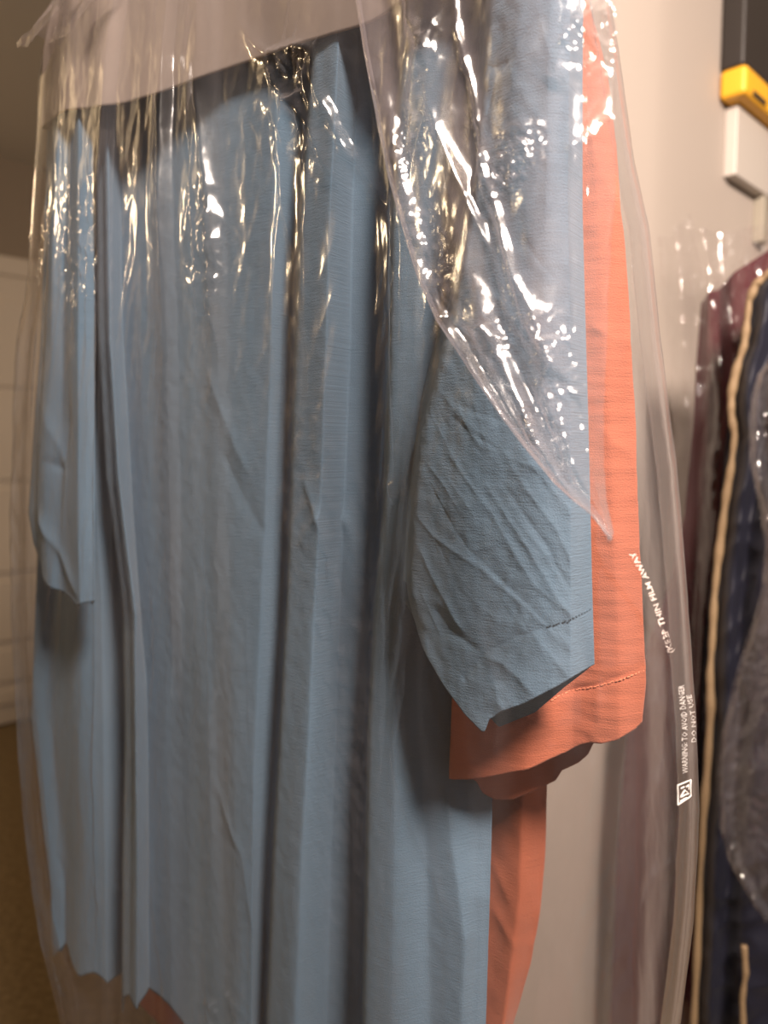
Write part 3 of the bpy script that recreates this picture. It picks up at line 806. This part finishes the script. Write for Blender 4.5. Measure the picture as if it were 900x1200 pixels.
bbc = [
 L(-.665, (772,275),(776,330),(784,420),(790,500),(786,600),(770,700),(745,800),(728,900),(712,1100),(705,1300)),
 L(-.650, (792,262),(800,350),(806,500),(803,620),(792,720),(775,850),(755,1000),(745,1300)),
 L(-.672, (806,250),(815,350),(822,500),(818,620),(812,720),(805,850),(790,1000),(780,1300)),
 L(-.645, (822,265),(840,350),(852,480),(838,620),(825,720),(816,850),(805,1000),(800,1300)),
 L(-.672, (840,268),(858,380),(868,480),(852,600),(845,720),(835,850),(830,1000),(825,1300)),
 L(-.655, (880,262),(885,400),(885,600),(880,1300)), L(-.665, (960,255),(960,600),(960,1300)),
]
bbL = Loft(bbc, lambda s: np.interp(s, *np.array(sorted([sz(x, y, -.66) for x, y in ((770,276),(790,280),(806,248),(818,270),(850,272),(900,264),(970,240))])).T), None, smooth=.9)
bbL.zb = lambda s: np.full(np.shape(s), .31)
bcr = creases([(((806,255),(825,310),(838,350),(862,420),(868,480)), .008, .005), (((840,350),(815,345),(780,360)), .005, .004),
  (((838,360),(846,480),(832,620)), .008, .006), (((870,300),(840,345)), .006, .004)], -.66)
def bdisp(S, Z, O, k, v): return bcr(S, Z) + .004*ridged(S*24, Z*8, 111) + .002*ridged(S*60, Z*40, 112)
S, O, Z, ks = bbL.grid(.0028, 330, bdisp)
link('film', mesh_from_grid(S, O, Z, False), M_film2, bb)

nj = empty('hanging_jacket', pt(0, -.6, .6), 'navy quilted jacket edged with tan piping at the right of the closet', 'jacket')
PIP = [(925,308),(900,322),(886,333),(878,352),(875,380),(872,405),(863,432),(857,462),(857,485),(861,510),(857,545),(851,580),(846,620),(841,660),(837,700),(835,745),(832,790),(833,830),(829,900),(824,960),(820,1040),(817,1120),(813,1200),(810,1300)]
njc = [
 L(-.628, (905,340),(880,400),(866,450),(852,520),(845,600),(832,700),(826,800),(822,950),(816,1100),(806,1300)),
 L(-.600, *[(x+1, y) for x, y in PIP]),
 L(-.582, *[(x+20, y) for x, y in PIP]),
 L(-.596, *[(x+34, y) for x, y in PIP]),
 L(-.580, *[(x+56, y) for x, y in PIP]),
 L(-.59, (985,308),(970,600),(960,1300)),
 L(-.66, (975,330),(960,600),(940,1300)), L(-.655, (920,345),(880,600),(840,1300)),
]
sC, zC = sz(874, 352, -.6); sD, zD = sz(930, 300, -.6)
nL = Loft(njc, lambda s: zC + (zD-zC)*np.clip((s-sC)/(sD-sC), 0, 1.5)+.002, None, closed=True); nL.zb = lambda s: np.full(np.shape(s), .48)
def ndisp(S, Z, O, k, v): return np.clip(k-1.1, 0, 1)*(+.004*np.abs(np.sin(Z*26 + S*22 + noise(S*8, Z*4, 3)*1.8)) + .005*ridged(S*30+Z*14, Z*20, 121))
S, O, Z, ks = nL.grid(.003, 320, ndisp)
solid(link('shell', mesh_from_grid(S, O, Z, True), M_navy, nj), .001)
def pip(P, o, r): 
    Q = []; R = []
    for i in range(len(P)-1):
        for j in range(10):
            f = j/10; x = P[i][0]*(1-f)+P[i+1][0]*f; y = P[i][1]*(1-f)+P[i+1][1]*f
            s, z = sz(x, y, o); Q.append(pt(s, o, z)); R.append(r*(1+.10*math.sin(len(Q)*.75)+.12*math.sin(len(Q)*.31)+.1*math.sin(len(Q)*.117)))
    return tube(Q, R, 10)
link('piping', pip(PIP, -.594, .0042), M_tan, nj)
link('hem_cord', pip([(872,1108),(874,1140),(870,1170),(872,1230),(870,1300)], -.560, .0030), M_tan, nj)
# black lining side of the jacket, between burgundy garment and piping
bk = [L(-.650, (884,330),(866,400),(856,450),(846,560),(836,650),(822,760),(818,850),(815,1000),(810,1300)),
      L(-.640, (890,330),(880,400),(870,600),(860,800),(850,1300)), L(-.645, (940,330),(920,600),(900,1300))]
kL = Loft(bk, lambda s: zC + (zD-zC)*np.clip((s-sC)/(sD-sC), -.2, 1.5)-.004, None); kL.zb = lambda s: np.full(np.shape(s), .48)
S, O, Z, ks = kL.grid(.004, 160, lambda S,Z,O,k,v: .002*noise(S*20, Z*6, 131))
solid(link('lining', mesh_from_grid(S, O, Z, False), M_black, nj), .002)

fb = empty('garment_bag', pt(-.1, -.53, .9), 'crumpled clear film hanging over the navy jacket at the right edge', 'garment bag')
LE = [(903,420),(887,440),(880,470),(878,510),(879,545),(888,585),(896,640),(893,690),(880,735),(860,800),(846,860),(841,920),(843,970),(852,1010),(870,1045),(893,1084)]
fbc = [L(-.545, *LE), L(-.530, *[(x+9, y) for x, y in LE]), L(-.538, *[(x+20, y) for x, y in LE]), L(-.525, *[(x+42, y) for x, y in LE]), L(-.53, *[(x+90, y) for x, y in LE])]
fL = Loft(fbc, lambda s: np.full(np.shape(s), sz(903, 418, -.54)[1]), [(x, y, -.54) for x, y in ((835,985),(843,972),(852,1010),(870,1046),(893,1084),(915,1060),(990,980))])
S, O, Z, ks = fL.grid(.002, 300, lambda S,Z,O,k,v: .003*ridged(S*40+Z*10, Z*14, 141) + .0018*ridged(S*90, Z*70, 142))
link('film', mesh_from_grid(S, O, Z, False), M_film3, fb)
rod(-.12, -.42, -1.15, 1.66, 'steel clothes rod carrying the burgundy garment and navy jacket')
